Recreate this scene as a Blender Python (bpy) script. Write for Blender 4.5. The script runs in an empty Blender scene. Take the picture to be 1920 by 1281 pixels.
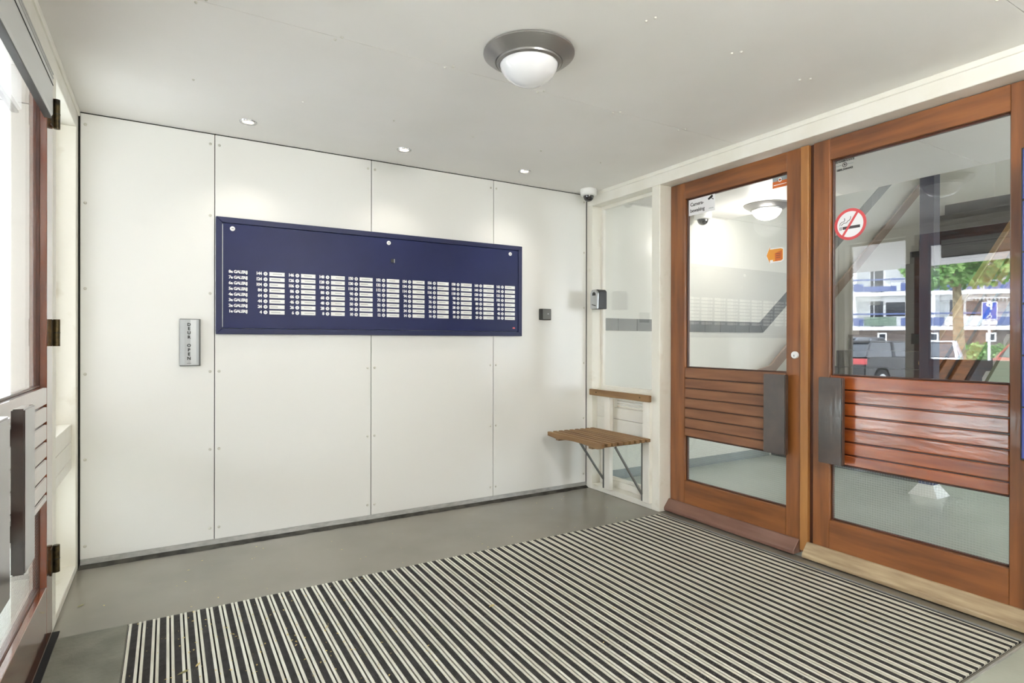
import bpy, bmesh, math, random
from mathutils import Vector, Matrix
random.seed(7)
S = bpy.context.scene
COL = S.collection

# ------------------------------------------------------------------ camera, sky, exposure
cam_d = bpy.data.cameras.new('camera')
cam_d.sensor_width = 36.0
cam_d.lens = 1083.28 * 36.0 / 1920.0
cam_d.clip_start = 0.02
cam_d.clip_end = 300
cam = bpy.data.objects.new('camera', cam_d)
COL.objects.link(cam)
yaw, pitch, roll = 0.537502, -0.00165548, 0.00218473
cy, sy = math.cos(yaw), math.sin(yaw)
f = Vector((sy, cy, 0)); r = Vector((cy, -sy, 0)); u = Vector((0, 0, 1))
f2 = f * math.cos(pitch) + u * math.sin(pitch); u2 = u * math.cos(pitch) - f * math.sin(pitch)
r3 = r * math.cos(roll) + u2 * math.sin(roll); u3 = u2 * math.cos(roll) - r * math.sin(roll)
cam.matrix_world = Matrix(((r3.x, u3.x, -f2.x, 0), (r3.y, u3.y, -f2.y, 0), (r3.z, u3.z, -f2.z, 1.25), (0, 0, 0, 1)))
S.camera = cam

SKY = 8.2
w = bpy.data.worlds.new('overcast_sky'); S.world = w; w.use_nodes = True
nt = w.node_tree; nt.nodes.clear()
o_ = nt.nodes.new('ShaderNodeOutputWorld'); bg = nt.nodes.new('ShaderNodeBackground')
tc = nt.nodes.new('ShaderNodeTexCoord'); sp = nt.nodes.new('ShaderNodeSeparateXYZ'); rp = nt.nodes.new('ShaderNodeValToRGB')
nt.links.new(tc.outputs['Generated'], sp.inputs[0]); nt.links.new(sp.outputs['Z'], rp.inputs[0])
rp.color_ramp.elements[0].color = (0.86, 0.92, 1.0, 1); rp.color_ramp.elements[1].color = (0.76, 0.87, 1.0, 1)
nt.links.new(rp.outputs[0], bg.inputs[0]); bg.inputs[1].default_value = SKY
nt.links.new(bg.outputs[0], o_.inputs[0])

S.view_settings.view_transform = 'Standard'
S.view_settings.look = 'None'
S.view_settings.gamma = 1.0
S.view_settings.use_curve_mapping = False
S.view_settings.exposure = 1.42
HALL_LAMP = 9.0
ADDED_LOBBY_LAMP = 56.0  # strength of the added lamp behind the camera
S.cycles.max_bounces = 14
S.cycles.diffuse_bounces = 7
S.cycles.transparent_max_bounces = 24
S.cycles.sample_clamp_indirect = 6.0

# ------------------------------------------------------------------ materials
def lin(c):
    return tuple(((v / 255) / 12.92 if v / 255 <= 0.04045 else ((v / 255 + 0.055) / 1.055) ** 2.4) for v in c) + (1,)

def mat(name, c, rough=0.5, metal=0.0, c2=None, scale=6.0, stretch=(1, 1, 1), bump=0.0, bscale=60.0, coat=0.0, emit=0.0, detail=4.0, ior=1.5, crough=0.05, cior=1.5, bstretch=(1, 1, 1), lo=0.35, hi=0.65):
    m = bpy.data.materials.new(name); m.use_nodes = True
    t = m.node_tree; b = t.nodes['Principled BSDF']
    b.inputs['Base Color'].default_value = lin(c); b.inputs['Roughness'].default_value = rough
    b.inputs['Metallic'].default_value = metal; b.inputs['IOR'].default_value = ior
    b.inputs['Coat Weight'].default_value = coat; b.inputs['Coat Roughness'].default_value = crough; b.inputs['Coat IOR'].default_value = cior
    if emit:
        b.inputs['Emission Color'].default_value = lin(c); b.inputs['Emission Strength'].default_value = emit
    if c2 or bump:
        tc = t.nodes.new('ShaderNodeTexCoord')
    if c2:
        mp = t.nodes.new('ShaderNodeMapping'); mp.inputs['Scale'].default_value = stretch
        n = t.nodes.new('ShaderNodeTexNoise'); n.inputs['Scale'].default_value = scale; n.inputs['Detail'].default_value = detail
        rp = t.nodes.new('ShaderNodeValToRGB'); rp.color_ramp.elements[0].color = lin(c); rp.color_ramp.elements[1].color = lin(c2)
        rp.color_ramp.elements[0].position = lo; rp.color_ramp.elements[1].position = hi
        t.links.new(tc.outputs['Object'], mp.inputs[0]); t.links.new(mp.outputs[0], n.inputs['Vector'])
        t.links.new(n.outputs['Fac'], rp.inputs[0]); t.links.new(rp.outputs[0], b.inputs['Base Color'])
    if bump:
        mp2 = t.nodes.new('ShaderNodeMapping'); mp2.inputs['Scale'].default_value = bstretch
        n2 = t.nodes.new('ShaderNodeTexNoise'); n2.inputs['Scale'].default_value = bscale; n2.inputs['Detail'].default_value = 3
        bm_ = t.nodes.new('ShaderNodeBump'); bm_.inputs['Strength'].default_value = bump; bm_.inputs['Distance'].default_value = 0.01
        t.links.new(tc.outputs['Object'], mp2.inputs[0]); t.links.new(mp2.outputs[0], n2.inputs['Vector'])
        t.links.new(n2.outputs['Fac'], bm_.inputs['Height']); t.links.new(bm_.outputs[0], b.inputs['Normal'])
        if coat: t.links.new(bm_.outputs[0], b.inputs['Coat Normal'])
    return m

def glass_mat(name, refl=0.05, tint=(1, 1, 1, 1), wire=False):
    m = bpy.data.materials.new(name); m.use_nodes = True
    t = m.node_tree; t.nodes.clear(); N = t.nodes.new
    out = N('ShaderNodeOutputMaterial'); tr = N('ShaderNodeBsdfTransparent'); tr.inputs[0].default_value = tint
    gl = N('ShaderNodeBsdfGlossy'); gl.inputs['Roughness'].default_value = 0.0
    lw = N('ShaderNodeLayerWeight'); lw.inputs['Blend'].default_value = 0.5
    p = N('ShaderNodeMath'); p.operation = 'POWER'; p.inputs[1].default_value = 5
    ma = N('ShaderNodeMath'); ma.operation = 'MULTIPLY_ADD'; ma.inputs[1].default_value = 1 - refl; ma.inputs[2].default_value = refl
    mx = N('ShaderNodeMixShader')
    t.links.new(lw.outputs['Facing'], p.inputs[0]); t.links.new(p.outputs[0], ma.inputs[0]); t.links.new(ma.outputs[0], mx.inputs[0])
    t.links.new(tr.outputs[0], mx.inputs[1]); t.links.new(gl.outputs[0], mx.inputs[2])
    last = mx
    if wire:   # georgian wire mesh cast into the pane
        tc = N('ShaderNodeTexCoord'); sx = N('ShaderNodeSeparateXYZ'); t.links.new(tc.outputs['Object'], sx.inputs[0])
        fr = []
        for ax in ('Y', 'Z'):
            a = N('ShaderNodeMath'); a.operation = 'MULTIPLY'; a.inputs[1].default_value = 1 / 0.0125
            b = N('ShaderNodeMath'); b.operation = 'FRACT'; c = N('ShaderNodeMath'); c.operation = 'LESS_THAN'; c.inputs[1].default_value = 0.04
            t.links.new(sx.outputs[ax], a.inputs[0]); t.links.new(a.outputs[0], b.inputs[0]); t.links.new(b.outputs[0], c.inputs[0]); fr.append(c)
        mxm = N('ShaderNodeMath'); mxm.operation = 'MAXIMUM'; t.links.new(fr[0].outputs[0], mxm.inputs[0]); t.links.new(fr[1].outputs[0], mxm.inputs[1])
        df = N('ShaderNodeBsdfDiffuse'); df.inputs[0].default_value = (0.5, 0.52, 0.5, 1)
        m2 = N('ShaderNodeMixShader'); t.links.new(mxm.outputs[0], m2.inputs[0]); t.links.new(mx.outputs[0], m2.inputs[1]); t.links.new(df.outputs[0], m2.inputs[2]); last = m2
    t.links.new(last.outputs[0], out.inputs[0])
    return m

M = {}
M['panel'] = mat('white_laminate', (234, 234, 230), 0.32, bump=0.02, bscale=3)
M['ceil'] = mat('ceiling_board', (238, 236, 233), 0.45, c2=(233, 231, 227), scale=1.5, bump=0.02, bscale=4)
M['white'] = mat('white_gloss_paint', (236, 234, 226), 0.28, c2=(230, 227, 216), scale=5, bump=0.10, bscale=35)
M['whiteold'] = mat('chipped_white_paint', (232, 229, 218), 0.4, c2=(216, 210, 194), scale=9, lo=0.6, hi=0.8, bump=0.12, bscale=30)
M['dark'] = mat('dark_joint', (20, 19, 16), 0.8)
M['screw'] = mat('white_screw_cap', (205, 203, 192), 0.4)
M['alu'] = mat('brushed_aluminium', (190, 190, 187), 0.38, 0.5, c2=(168, 168, 165), scale=20, stretch=(1, 40, 1))
M['alulight'] = mat('anodised_aluminium', (205, 206, 204), 0.35, 0.35)
M['cement'] = mat('dark_cement', (74, 72, 65), 0.8, c2=(40, 38, 34), scale=14, bump=0.6, bscale=25)
M['floor'] = mat('grey_floor_paint', (126, 120, 108), 0.32, c2=(112, 107, 95), scale=2.2, coat=0.6, crough=0.22, cior=1.6, bump=0.03, bscale=6)
M['patch'] = mat('worn_grey_concrete', (122, 122, 110), 0.62, c2=(102, 102, 90), scale=7, bump=0.25, bscale=60)
M['patch2'] = mat('pale_grey_concrete', (160, 163, 150), 0.5, c2=(148, 150, 138), scale=3, bump=0.1)
M['hallfloor'] = mat('pale_green_hall_floor', (178, 184, 178), 0.28, c2=(168, 175, 168), scale=2)
M['rail'] = mat('mat_aluminium_rail', (222, 220, 208), 0.42, 0.15, c2=(196, 192, 176), scale=5, stretch=(6, 1, 1))
M['rubber'] = mat('ribbed_black_rubber', (62, 60, 58), 0.75, c2=(40, 38, 37), scale=30, bump=1.0, bscale=260, bstretch=(0.6, 1, 1))
M['gap'] = mat('black_base', (16, 16, 15), 0.9)
def woods(tag, c1, c2, rough, coat, sc=3.0, bump=0.05, cior=1.5, crough=0.05):
    M[tag + '_v'] = mat(tag + '_vertical', c1, rough, c2=c2, scale=sc, stretch=(6, 6, 0.6), coat=coat, bump=bump, bscale=10, bstretch=(5, 5, 1), detail=6, ior=1.5, cior=cior, crough=crough, lo=.3, hi=.72)
    M[tag + '_h'] = mat(tag + '_horizontal', c1, rough, c2=c2, scale=sc, stretch=(6, 0.6, 6), coat=coat, bump=bump, bscale=10, bstretch=(5, 1, 5), detail=6, ior=1.5, cior=cior, crough=crough, lo=.3, hi=.72)
woods('varnished_wood', (150, 92, 46), (100, 56, 28), 0.4, 0.6)
woods('dull_wood', (144, 98, 66), (112, 70, 46), 0.5, 0.3)
woods('street_door_wood', (130, 66, 34), (92, 42, 22), 0.12, 1.0, cior=1.9)
woods('glossy_wood', (170, 88, 40), (122, 56, 28), 0.25, 1.0, bump=0.07, cior=2.1, crough=0.14)
woods('ochre_wood', (178, 126, 68), (146, 92, 46), 0.45, 0.4)
woods('weathered_wood', (192, 172, 138), (128, 104, 76), 0.6, 0.1, sc=5)
woods('purple_wood', (128, 94, 80), (100, 66, 52), 0.35, 0.4)
woods('bench_wood', (150, 118, 78), (112, 80, 50), 0.55, 0.0)
M['bead'] = mat('dark_glazing_bead', (78, 38, 20), 0.35, c2=(52, 24, 14), scale=5, coat=0.4)
M['handle'] = mat('dark_lacquered_handle', (66, 50, 44), 0.3, c2=(46, 36, 34), scale=8, coat=1.0, cior=1.8, crough=0.1, bump=0.04, bscale=20, bstretch=(1, 2, .5))
M['glass'] = glass_mat('clear_glass', 0.105)
M['wired'] = glass_mat('wired_glass', 0.05, (0.97, 0.99, 0.98, 1), wire=True)
M['navy'] = mat('navy_enamel', (30, 38, 84), 0.42, c2=(24, 32, 76), scale=2, ior=1.35)
M['navyframe'] = mat('navy_enamel_frame', (30, 37, 76), 0.42, ior=1.4)
M['button'] = mat('steel_button', (190, 191, 192), 0.3, 0.3)
M['ringm'] = mat('white_ring', (236, 236, 236), 0.4)
M['card'] = mat('name_card', (238, 238, 236), 0.35)
M['cardtxt'] = mat('grey_print', (176, 176, 176), 0.6)
M['print'] = mat('white_print', (245, 245, 245), 0.5)
M['blackprint'] = mat('black_print', (22, 22, 22), 0.5)
M['steel'] = mat('galvanised_steel', (138, 140, 138), 0.42, 0.6)
M['brass'] = mat('tarnished_hinge', (96, 82, 52), 0.4, 0.7, c2=(40, 36, 28), scale=30)
M['nickel'] = mat('satin_nickel', (160, 158, 156), 0.32, 0.8)
M['opal'] = mat('opal_glass', (232, 232, 234), 0.12, coat=0.6)
M['opal_lit'] = mat('lit_opal_glass', (255, 246, 228), 0.3, emit=3.5)
M['led'] = mat('led_lens', (255, 240, 214), 0.3, emit=1.3)
M['chrome'] = mat('chrome', (200, 200, 200), 0.15, 0.9)
M['camwhite'] = mat('white_plastic', (238, 238, 236), 0.35)
M['camdome'] = mat('smoked_dome', (24, 22, 24), 0.06, coat=1.0)
M['black'] = mat('black_plastic', (34, 35, 34), 0.4)
M['greyplastic'] = mat('grey_plastic', (112, 114, 112), 0.35)
M['silver'] = mat('silver_cover', (186, 189, 190), 0.3, 0.35)
M['red'] = mat('sign_red', (214, 84, 88), 0.4)
M['orange'] = mat('sign_orange', (226, 152, 58), 0.4)
M['orange2'] = mat('sign_deep_orange', (206, 106, 44), 0.4)
M['signwhite'] = mat('sign_white', (238, 238, 240), 0.4)
M['signgrey'] = mat('sign_grey', (150, 160, 164), 0.4)
M['ink'] = mat('sign_ink', (70, 64, 66), 0.5)
M['tile'] = mat('grey_glazed_tile', (150, 153, 152), 0.15, c2=(136, 139, 138), scale=3)
M['grout'] = mat('white_wall_tile', (232, 232, 224), 0.2)
M['slate'] = mat('dark_stair_step', (66, 68, 76), 0.5, c2=(50, 52, 54), scale=3)
M['olive'] = mat('pale_green_wall', (150, 160, 138), 0.5)
M['stairwood'] = mat('orange_brown_wood', (136, 80, 34), 0.4, c2=(104, 58, 24), scale=4, stretch=(1, 8, 8), coat=0.3)
M['railwood'] = mat('brown_handrail', (148, 122, 104), 0.4, c2=(134, 106, 90), scale=4, coat=0.3)
M['lightwood'] = mat('light_rail_wood', (150, 120, 82), 0.4)
M['colsteel'] = mat('navy_column_paint', (62, 64, 82), 0.35)
M['mosaic'] = mat('navy_mosaic', (40, 58, 118), 0.2)
M['skirt'] = mat('blue_grey_skirting', (138, 148, 150), 0.35)
M['mailbox'] = mat('blue_mailbox_enamel', (60, 76, 142), 0.25, coat=0.5)
M['asphalt'] = mat('grey_paving', (196, 194, 188), 0.85, c2=(182, 180, 172), scale=0.6)
M['soffit'] = mat('canopy_soffit', (226, 222, 222), 0.6)
M['render'] = mat('white_render', (243, 243, 241), 0.8)
M['brickd'] = mat('dark_plinth_brick', (112, 100, 92), 0.9, c2=(90, 80, 74), scale=2)
M['bluep'] = mat('blue_balcony_panel', (84, 98, 142), 0.5)
M['winglass'] = mat('dark_window_glass', (44, 50, 56), 0.15, coat=0.3)
M['curtain'] = mat('pale_curtain_window', (196, 198, 198), 0.5)
M['hedgeg'] = mat('green_balcony_screen', (120, 138, 122), 0.7, c2=(90, 108, 92), scale=4)
M['leaf'] = mat('plane_tree_leaf', (156, 190, 112), 0.6, c2=(98, 148, 76), scale=1.2)
M['hedge'] = mat('hedge_leaf', (160, 190, 120), 0.7, c2=(112, 150, 82), scale=2)
M['bark'] = mat('plane_tree_bark', (172, 158, 128), 0.85, c2=(132, 116, 90), scale=5)
M['leafdry'] = mat('dry_leaf', (150, 146, 96), 0.7, c2=(110, 104, 66), scale=40)
M['leafyel'] = mat('yellow_dry_leaf', (206, 184, 120), 0.7)
M['tyre'] = mat('tyre_rubber', (28, 28, 30), 0.8)
M['tail'] = mat('tail_light_red', (190, 40, 44), 0.2, coat=1.0)
M['blue'] = mat('parking_sign_blue', (40, 84, 176), 0.4)
M['awning'] = mat('dark_awning_stripe', (70, 78, 76), 0.7)

# ------------------------------------------------------------------ mesh helpers
ORG = {}
class MB:
    def __init__(s): s.v = []; s.f = []
    def add(s, vs, fs):
        n = len(s.v); s.v += [tuple(v) for v in vs]; s.f += [tuple(i + n for i in q) for q in fs]; return s
    def box(s, x0, x1, y0, y1, z0, z1):
        x0, x1 = min(x0, x1), max(x0, x1); y0, y1 = min(y0, y1), max(y0, y1); z0, z1 = min(z0, z1), max(z0, z1)
        return s.add([(x0, y0, z0), (x1, y0, z0), (x1, y1, z0), (x0, y1, z0), (x0, y0, z1), (x1, y0, z1), (x1, y1, z1), (x0, y1, z1)],
                     [(0, 3, 2, 1), (4, 5, 6, 7), (0, 1, 5, 4), (1, 2, 6, 5), (2, 3, 7, 6), (3, 0, 4, 7)])
    def prism(s, poly, ax, a0, a1):
        """poly: 2D points; ax 0: (y,z) along x; 1: (x,z) along y; 2: (x,y) along z"""
        def P(p, a):
            return (a, p[0], p[1]) if ax == 0 else ((p[0], a, p[1]) if ax == 1 else (p[0], p[1], a))
        n = len(poly)
        return s.add([P(p, a0) for p in poly] + [P(p, a1) for p in poly],
                     [tuple(range(n))[::-1], tuple(range(n, 2 * n))] + [(i, (i + 1) % n, n + (i + 1) % n, n + i) for i in range(n)])
    def cyl(s, p0, p1, r0, r1=None, n=16):
        r1 = r0 if r1 is None else r1
        p0 = Vector(p0); p1 = Vector(p1); d = (p1 - p0).normalized()
        a = d.orthogonal().normalized(); b = d.cross(a)
        vs = []
        for p, rr in ((p0, r0), (p1, r1)):
            for i in range(n):
                t = 2 * math.pi * i / n; vs.append(p + a * (math.cos(t) * rr) + b * (math.sin(t) * rr))
        return s.add(vs, [tuple(range(n))[::-1], tuple(range(n, 2 * n))] + [(i, (i + 1) % n, n + (i + 1) % n, n + i) for i in range(n)])
    def lathe(s, prof, c, n=40, axis='z'):
        """prof: (radius, height) list, closed at ends when radius is 0"""
        vs = []; fs = []; k = len(prof)
        for i in range(n):
            t = 2 * math.pi * i / n
            for (rr, h) in prof:
                p = (math.cos(t) * rr, math.sin(t) * rr, h)
                if axis == 'x': p = (h, p[0], p[1])
                if axis == 'y': p = (p[0], h, p[1])
                vs.append((c[0] + p[0], c[1] + p[1], c[2] + p[2]))
        for i in range(n):
            j = (i + 1) % n
            for q in range(k - 1): fs.append((i * k + q, j * k + q, j * k + q + 1, i * k + q + 1))
        return s.add(vs, fs)
    def build(s, name, m, parent=None, bevel=0.0, seg=1, smooth=False, local=False):
        me = bpy.data.meshes.new(name)
        o3 = Vector((0, 0, 0)) if (local or parent is None) else ORG.get(parent.name, Vector((0, 0, 0)))
        me.from_pydata([tuple(Vector(v) - o3) for v in s.v], [], s.f)
        bm = bmesh.new(); bm.from_mesh(me)
        bmesh.ops.remove_doubles(bm, verts=bm.verts, dist=1e-6)
        bmesh.ops.recalc_face_normals(bm, faces=bm.faces)
        if bevel:
            es = [e for e in bm.edges if len(e.link_faces) == 2 and e.calc_face_angle(0) > 0.6]
            bmesh.ops.bevel(bm, geom=es, offset=bevel, segments=seg, affect='EDGES', clamp_overlap=True)
        bm.to_mesh(me); bm.free()
        if smooth:
            for p in me.polygons: p.use_smooth = True
            try: me.set_sharp_from_angle(angle=0.7)
            except Exception: pass
        me.materials.append(M[m] if isinstance(m, str) else m)
        o = bpy.data.objects.new(name, me); COL.objects.link(o)
        if parent is not None:
            o.parent = parent; ORG[o.name] = o3
        return o

def tag(o, label=None, cat=None, group=None, kind=None):
    if label: o['label'] = label
    if cat: o['category'] = cat
    if group: o['group'] = group
    if kind: o['kind'] = kind
    return o
def root(name, loc, label=None, cat=None, group=None, kind=None, rz=0.0):
    o = bpy.data.objects.new(name, None); COL.objects.link(o); o.empty_display_size = 0.1
    o.location = loc; o.rotation_euler = (0, 0, rz); ORG[o.name] = Vector(loc)
    return tag(o, label, cat, group, kind)
def struct(o, label=None):
    o['kind'] = 'structure'
    if label: o['label'] = label
    return o
def box(name, m, parent, b, bevel=0.0, **k):
    return MB().box(*b).build(name, m, parent, bevel, **k)
def inst(o, parent, loc, name=None):
    """a further object sharing o's mesh"""
    c = o.copy(); COL.objects.link(c)
    if name: c.name = name
    c.parent = parent; c.location = loc; return c
def copy_tree(o, parent=None):
    c = o.copy(); COL.objects.link(c); c.parent = parent
    for ch in list(o.children): copy_tree(ch, c)
    return c

def text(name, body, size, loc, rot, m, parent, bold=0.0, depth=0.0004, align='CENTER', spacing=1.0):
    cu = bpy.data.curves.new(name, 'FONT'); cu.body = body; cu.size = size; cu.align_x = align; cu.align_y = 'CENTER'
    cu.extrude = depth; cu.offset = bold; cu.resolution_u = 2; cu.space_character = spacing
    t = bpy.data.objects.new(name, cu); COL.objects.link(t)
    dg = bpy.context.evaluated_depsgraph_get()
    me = bpy.data.meshes.new_from_object(t.evaluated_get(dg))
    bpy.data.objects.remove(t); bpy.data.curves.remove(cu)
    me.materials.clear(); me.materials.append(M[m])
    o = bpy.data.objects.new(name, me); COL.objects.link(o)
    o3 = ORG.get(parent.name, Vector((0, 0, 0))) if parent else Vector((0, 0, 0))
    o.parent = parent; o.location = Vector(loc) - o3; o.rotation_euler = rot
    return o
PI = math.pi
BACK = (PI / 2, 0, 0)            # readable facing -y
SIDE = (PI / 2, 0, -PI / 2)      # readable facing -x

XL, XR, YB, ZC = -0.42, 3.08, 3.93, 2.495
XD = 3.19                        # face of the right doors

# ------------------------------------------------------------------ floor
fl = root('floor', (0, 0, 0)); struct(fl, 'grey painted concrete floor of the entrance lobby')
box('slab', 'floor', fl, (-0.55, 3.16, -1.0, 4.02, -0.12, 0.0))
box('slab', 'hallfloor', fl, (3.16, 11.6, -2.6, 4.02, -0.12, 0.0))
pt = box('trim_1', 'patch', None, (-0.395, -0.147, -0.6, 3.03, 0.0, 0.006), 0.004); struct(pt, 'rough grey concrete strip between left doors and mat')
gp = box('trim_2', 'gap', None, (-0.42, -0.395, -0.6, 3.11, 0.0, 0.004)); struct(gp, 'dark gap along the foot of the left doors')

# ------------------------------------------------------------------ back wall with panels
wb = root('wall_back', (1.33, YB, 0)); struct(wb, 'back wall of white laminate panels')
box('backing', 'dark', wb, (-0.55, 3.2, YB, 4.05, 0, 2.62))
seams = [-0.413, 0.244, 1.206, 2.168, 3.074]
sc0 = None
BX0, BX1, BZ0, BZ1 = 0.249, 2.414, 1.285, 1.995
for i in range(4):
    a, b = seams[i] + 0.0022, seams[i + 1] - 0.0022
    pn = MB().box(a, b, YB - 0.010, YB + 0.001, 0.045, ZC - 0.006).build('wall_panel', 'panel', wb, 0.0012)
    for x in (a + 0.022, b - 0.022):
        for z in (2.43, 2.0, 1.53, 1.06, 0.59, 0.115):
            if BX0 - 0.02 < x < BX1 + 0.02 and BZ0 - .02 < z < BZ1 + .02: continue
            if sc0 is None:
                sc0 = MB().lathe([(0, -0.0042), (0.005, -0.0036), (0.0078, -0.001), (0.0082, 0.0)], (0, 0, 0), 12, 'y').build('screw', 'screw', pn, local=True)
                sc0.location = Vector((x, YB - 0.010, z)) - ORG[wb.name]
            else: inst(sc0, pn, Vector((x, YB - 0.010, z)) - ORG[wb.name])
bb = root('baseboard_back', (1.33, YB, 0)); struct(bb, 'aluminium skirting strip over a dark cement fillet')
MB().prism([(YB - 0.014, 0.014), (YB, 0.014), (YB, 0.046), (YB - 0.012, 0.044)], 0, -0.41, 3.075).build('aluminium_strip', 'alu', bb, 0.001)
cv = MB()
xs = [-0.415 + 3.49 * i / 60 for i in range(61)]
for i in range(60):
    pa = []
    for x in (xs[i], xs[i + 1]):
        random.seed(int(x * 1000)); wob = random.uniform(-0.006, 0.006)
        pa.append([(x, YB - 0.052 + wob, 0.0005), (x, YB - 0.03 + wob * .5, 0.009), (x, YB - 0.006, 0.018), (x, YB, 0.018), (x, YB, 0)])
    n = 5; cv.add(pa[0] + pa[1], [(k, k + 1, n + k + 1, n + k) for k in range(4)])
cv.build('cement_fillet', 'cement', bb)
random.seed(11)
for nm, b in (('trim_3', (XL + 0.0, XL + 0.006, YB - 0.012, YB - 0.002, 0.0, ZC)), ('trim_4', (XR - 0.004, XR + 0.0, YB - 0.012, YB - 0.002, 0.02, ZC))):
    struct(box(nm, 'dark' if nm == 'trim_3' else 'greyplastic', None, b), 'thin dark corner joint beside the white panels')

# ------------------------------------------------------------------ ceiling
ce = root('ceiling', (1.33, 2.0, ZC)); struct(ce, 'light grey board ceiling')
box('ceiling_slab', 'dark', ce, (-0.6, 3.3, -1.1, 4.05, ZC + 0.008, 2.75))
edges = [-1.0, -0.63, 0.889, 2.411, 3.926]
nail = None
for i in range(4):
    box('ceiling_board', 'ceil', ce, (XL + 0.004, 3.33, edges[i] + 0.0012, edges[i + 1] - 0.0012, ZC, ZC + 0.012), 0.001)
for y, dbl in ((3.155, 1), (2.411, 1), (1.648, 1), (0.889, 1), (0.13, 0)):
    for x in (0.105, 0.6, 1.1, 1.604, 2.1, 2.6):
        for dx, dy in (((-0.012, 0.014), (0.012, -0.014)) if (dbl and y < 3) else ((0, 0),)):
            x_, y_ = x + dx + random.uniform(-.006, .006), y + dy + random.uniform(-.006, .006)
            if nail is None:
                nail = MB().lathe([(0, -0.006), (0.004, -0.005), (0.006, 0.0)], (0, 0, 0), 10).build('nail', 'screw', ce, local=True)
                nail.location = Vector((x_, y_, ZC)) - ORG[ce.name]
            else: inst(nail, ce, Vector((x_, y_, ZC)) - ORG[ce.name])

# ------------------------------------------------------------------ side frames (both sides share one design)
def side_frame(side):
    """side +1: right wall (face at XR, looks to -x); -1: left wall (face at XL, looks to +x)"""
    X = XR if side > 0 else XL
    s = side
    dy = 0.0 if s > 0 else 0.045
    wl = root('wall_right' if s > 0 else 'wall_left', (X, 2.0, 0))
    struct(wl, 'white painted door frame wall on the ' + ('hall side' if s > 0 else 'street side'))
    d = lambda a, b: (X + s * a, X + s * b)
    zt = 2.39
    x0, x1 = d(0, 0.14)
    box('head_beam', 'white', wl, (x0, x1, -1.0, YB, zt, ZC + 0.004), 0.003)
    x0, x1 = d(-0.010, 0.02)
    box('cover_strip', 'white', wl, (x0, x1, -1.0, YB - 0.02, 2.466, ZC), 0.003)
    x0, x1 = d(0, 0.14)
    box('corner_post', 'whiteold', wl, (x0, x1, 3.845, YB - 0.002, 0.0, zt), 0.003)
    box('middle_post', 'whiteold', wl, (x0, x1, 3.067 + dy, 3.150 + dy, 0.0, zt), 0.004)
    box('end_post', 'white', wl, (x0, x1, 0.86, 0.948, 0.0, zt), 0.004)
    x0, x1 = d(0.01, 0.14)
    box('solid_panel', 'panel', wl, (x0, x1, -1.0, 0.86, 0.0, zt))
    return wl, dy
wr, _ = side_frame(1)
wl, DY = side_frame(-1)
wrear = box('wall_rear', 'panel', None, (-0.56, 3.22, -1.08, -1.0, 0, 2.6)); struct(wrear, 'white wall behind the lobby')

def sidelight(side, name):
    X = XR if side > 0 else XL; s = side
    y0, y1 = (3.150, 3.845) if s > 0 else (3.195, 3.845)
    R = root(name, (X + s * 0.1, 3.5, 0)); struct(R, 'white framed sidelight beside the ' + ('right' if s > 0 else 'left') + ' doors')
    d = lambda a, b: (X + s * a, X + s * b)
    xa, xb = d(0.095, 0.125)
    fr = 0.028
    gz = 0.845 if s > 0 else 0.80
    for b in ((y0, y0 + fr, gz, 2.39), (y1 - fr, y1, gz, 2.39), (y0 + fr, y1 - fr, 2.39 - fr, 2.39), (y0 + fr, y1 - fr, gz, gz + fr)):
        box('glazing_bead', 'white', R, (xa, xb, *b), 0.003)
    xg, xh = d(0.107, 0.113)
    box('upper_pane', 'glass', R, (xg, xh, y0 + fr, y1 - fr, gz + fr, 2.39 - fr))
    xa2, xb2 = d(0.055 if s > 0 else 0.02, 0.125)
    pz = 0.47 if s > 0 else 0.56
    box('panel_board', 'white', R, (xa2, xb2, y0, y1, pz, 0.612), 0.002)
    box('panel_board', 'white', R, (xa2, xb2, y0, y1, 0.615, 0.705), 0.002)
    if s > 0:
        box('panel_board', 'white', R, (xa2, xb2, y0, y0 + 0.10, 0.705, gz), 0.002)
        box('panel_board', 'white', R, (xa2, xb2, y1 - 0.22, y1, 0.705, gz), 0.002)
        box('panel_board', 'white', R, (xa2, xb2, y0 + .10, y1 - 0.22, 0.775, gz), 0.002)
        xv, xw = d(0.085, 0.10)
        for z in (0.708, 0.73, 0.752): box('vent_slat', 'white', R, (xv, xw, y0 + .10, y1 - 0.22, z, z + 0.014), 0.002)
    else:
        box('panel_board', 'white', R, (xa2, xb2, y0, y1, 0.708, gz), 0.002)
    lz = 0.10 if s > 0 else 0.165
    for b in ((y0, y0 + fr, lz, pz), (y1 - fr, y1, lz, pz), (y0 + fr, y1 - fr, lz, lz + 0.022)):
        box('glazing_bead', 'white', R, (xa, xb, *b), 0.003)
    box('lower_pane', 'wired', R, (xg, xh, y0 + fr, y1 - fr, lz + .022, pz))
    xa, xb = d(0.0, 0.14)
    box('sill', 'whiteold', R, (xa, xb, y0, y1, 0.0, 0.045), 0.004)
    xa, xb = d(0.085, 0.13)
    box('bottom_rail', 'white', R, (xa, xb, y0, y1, 0.045, lz), 0.003)
    return R
win_r = sidelight(1, 'window_1')
win_l = sidelight(-1, 'window_2')

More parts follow.
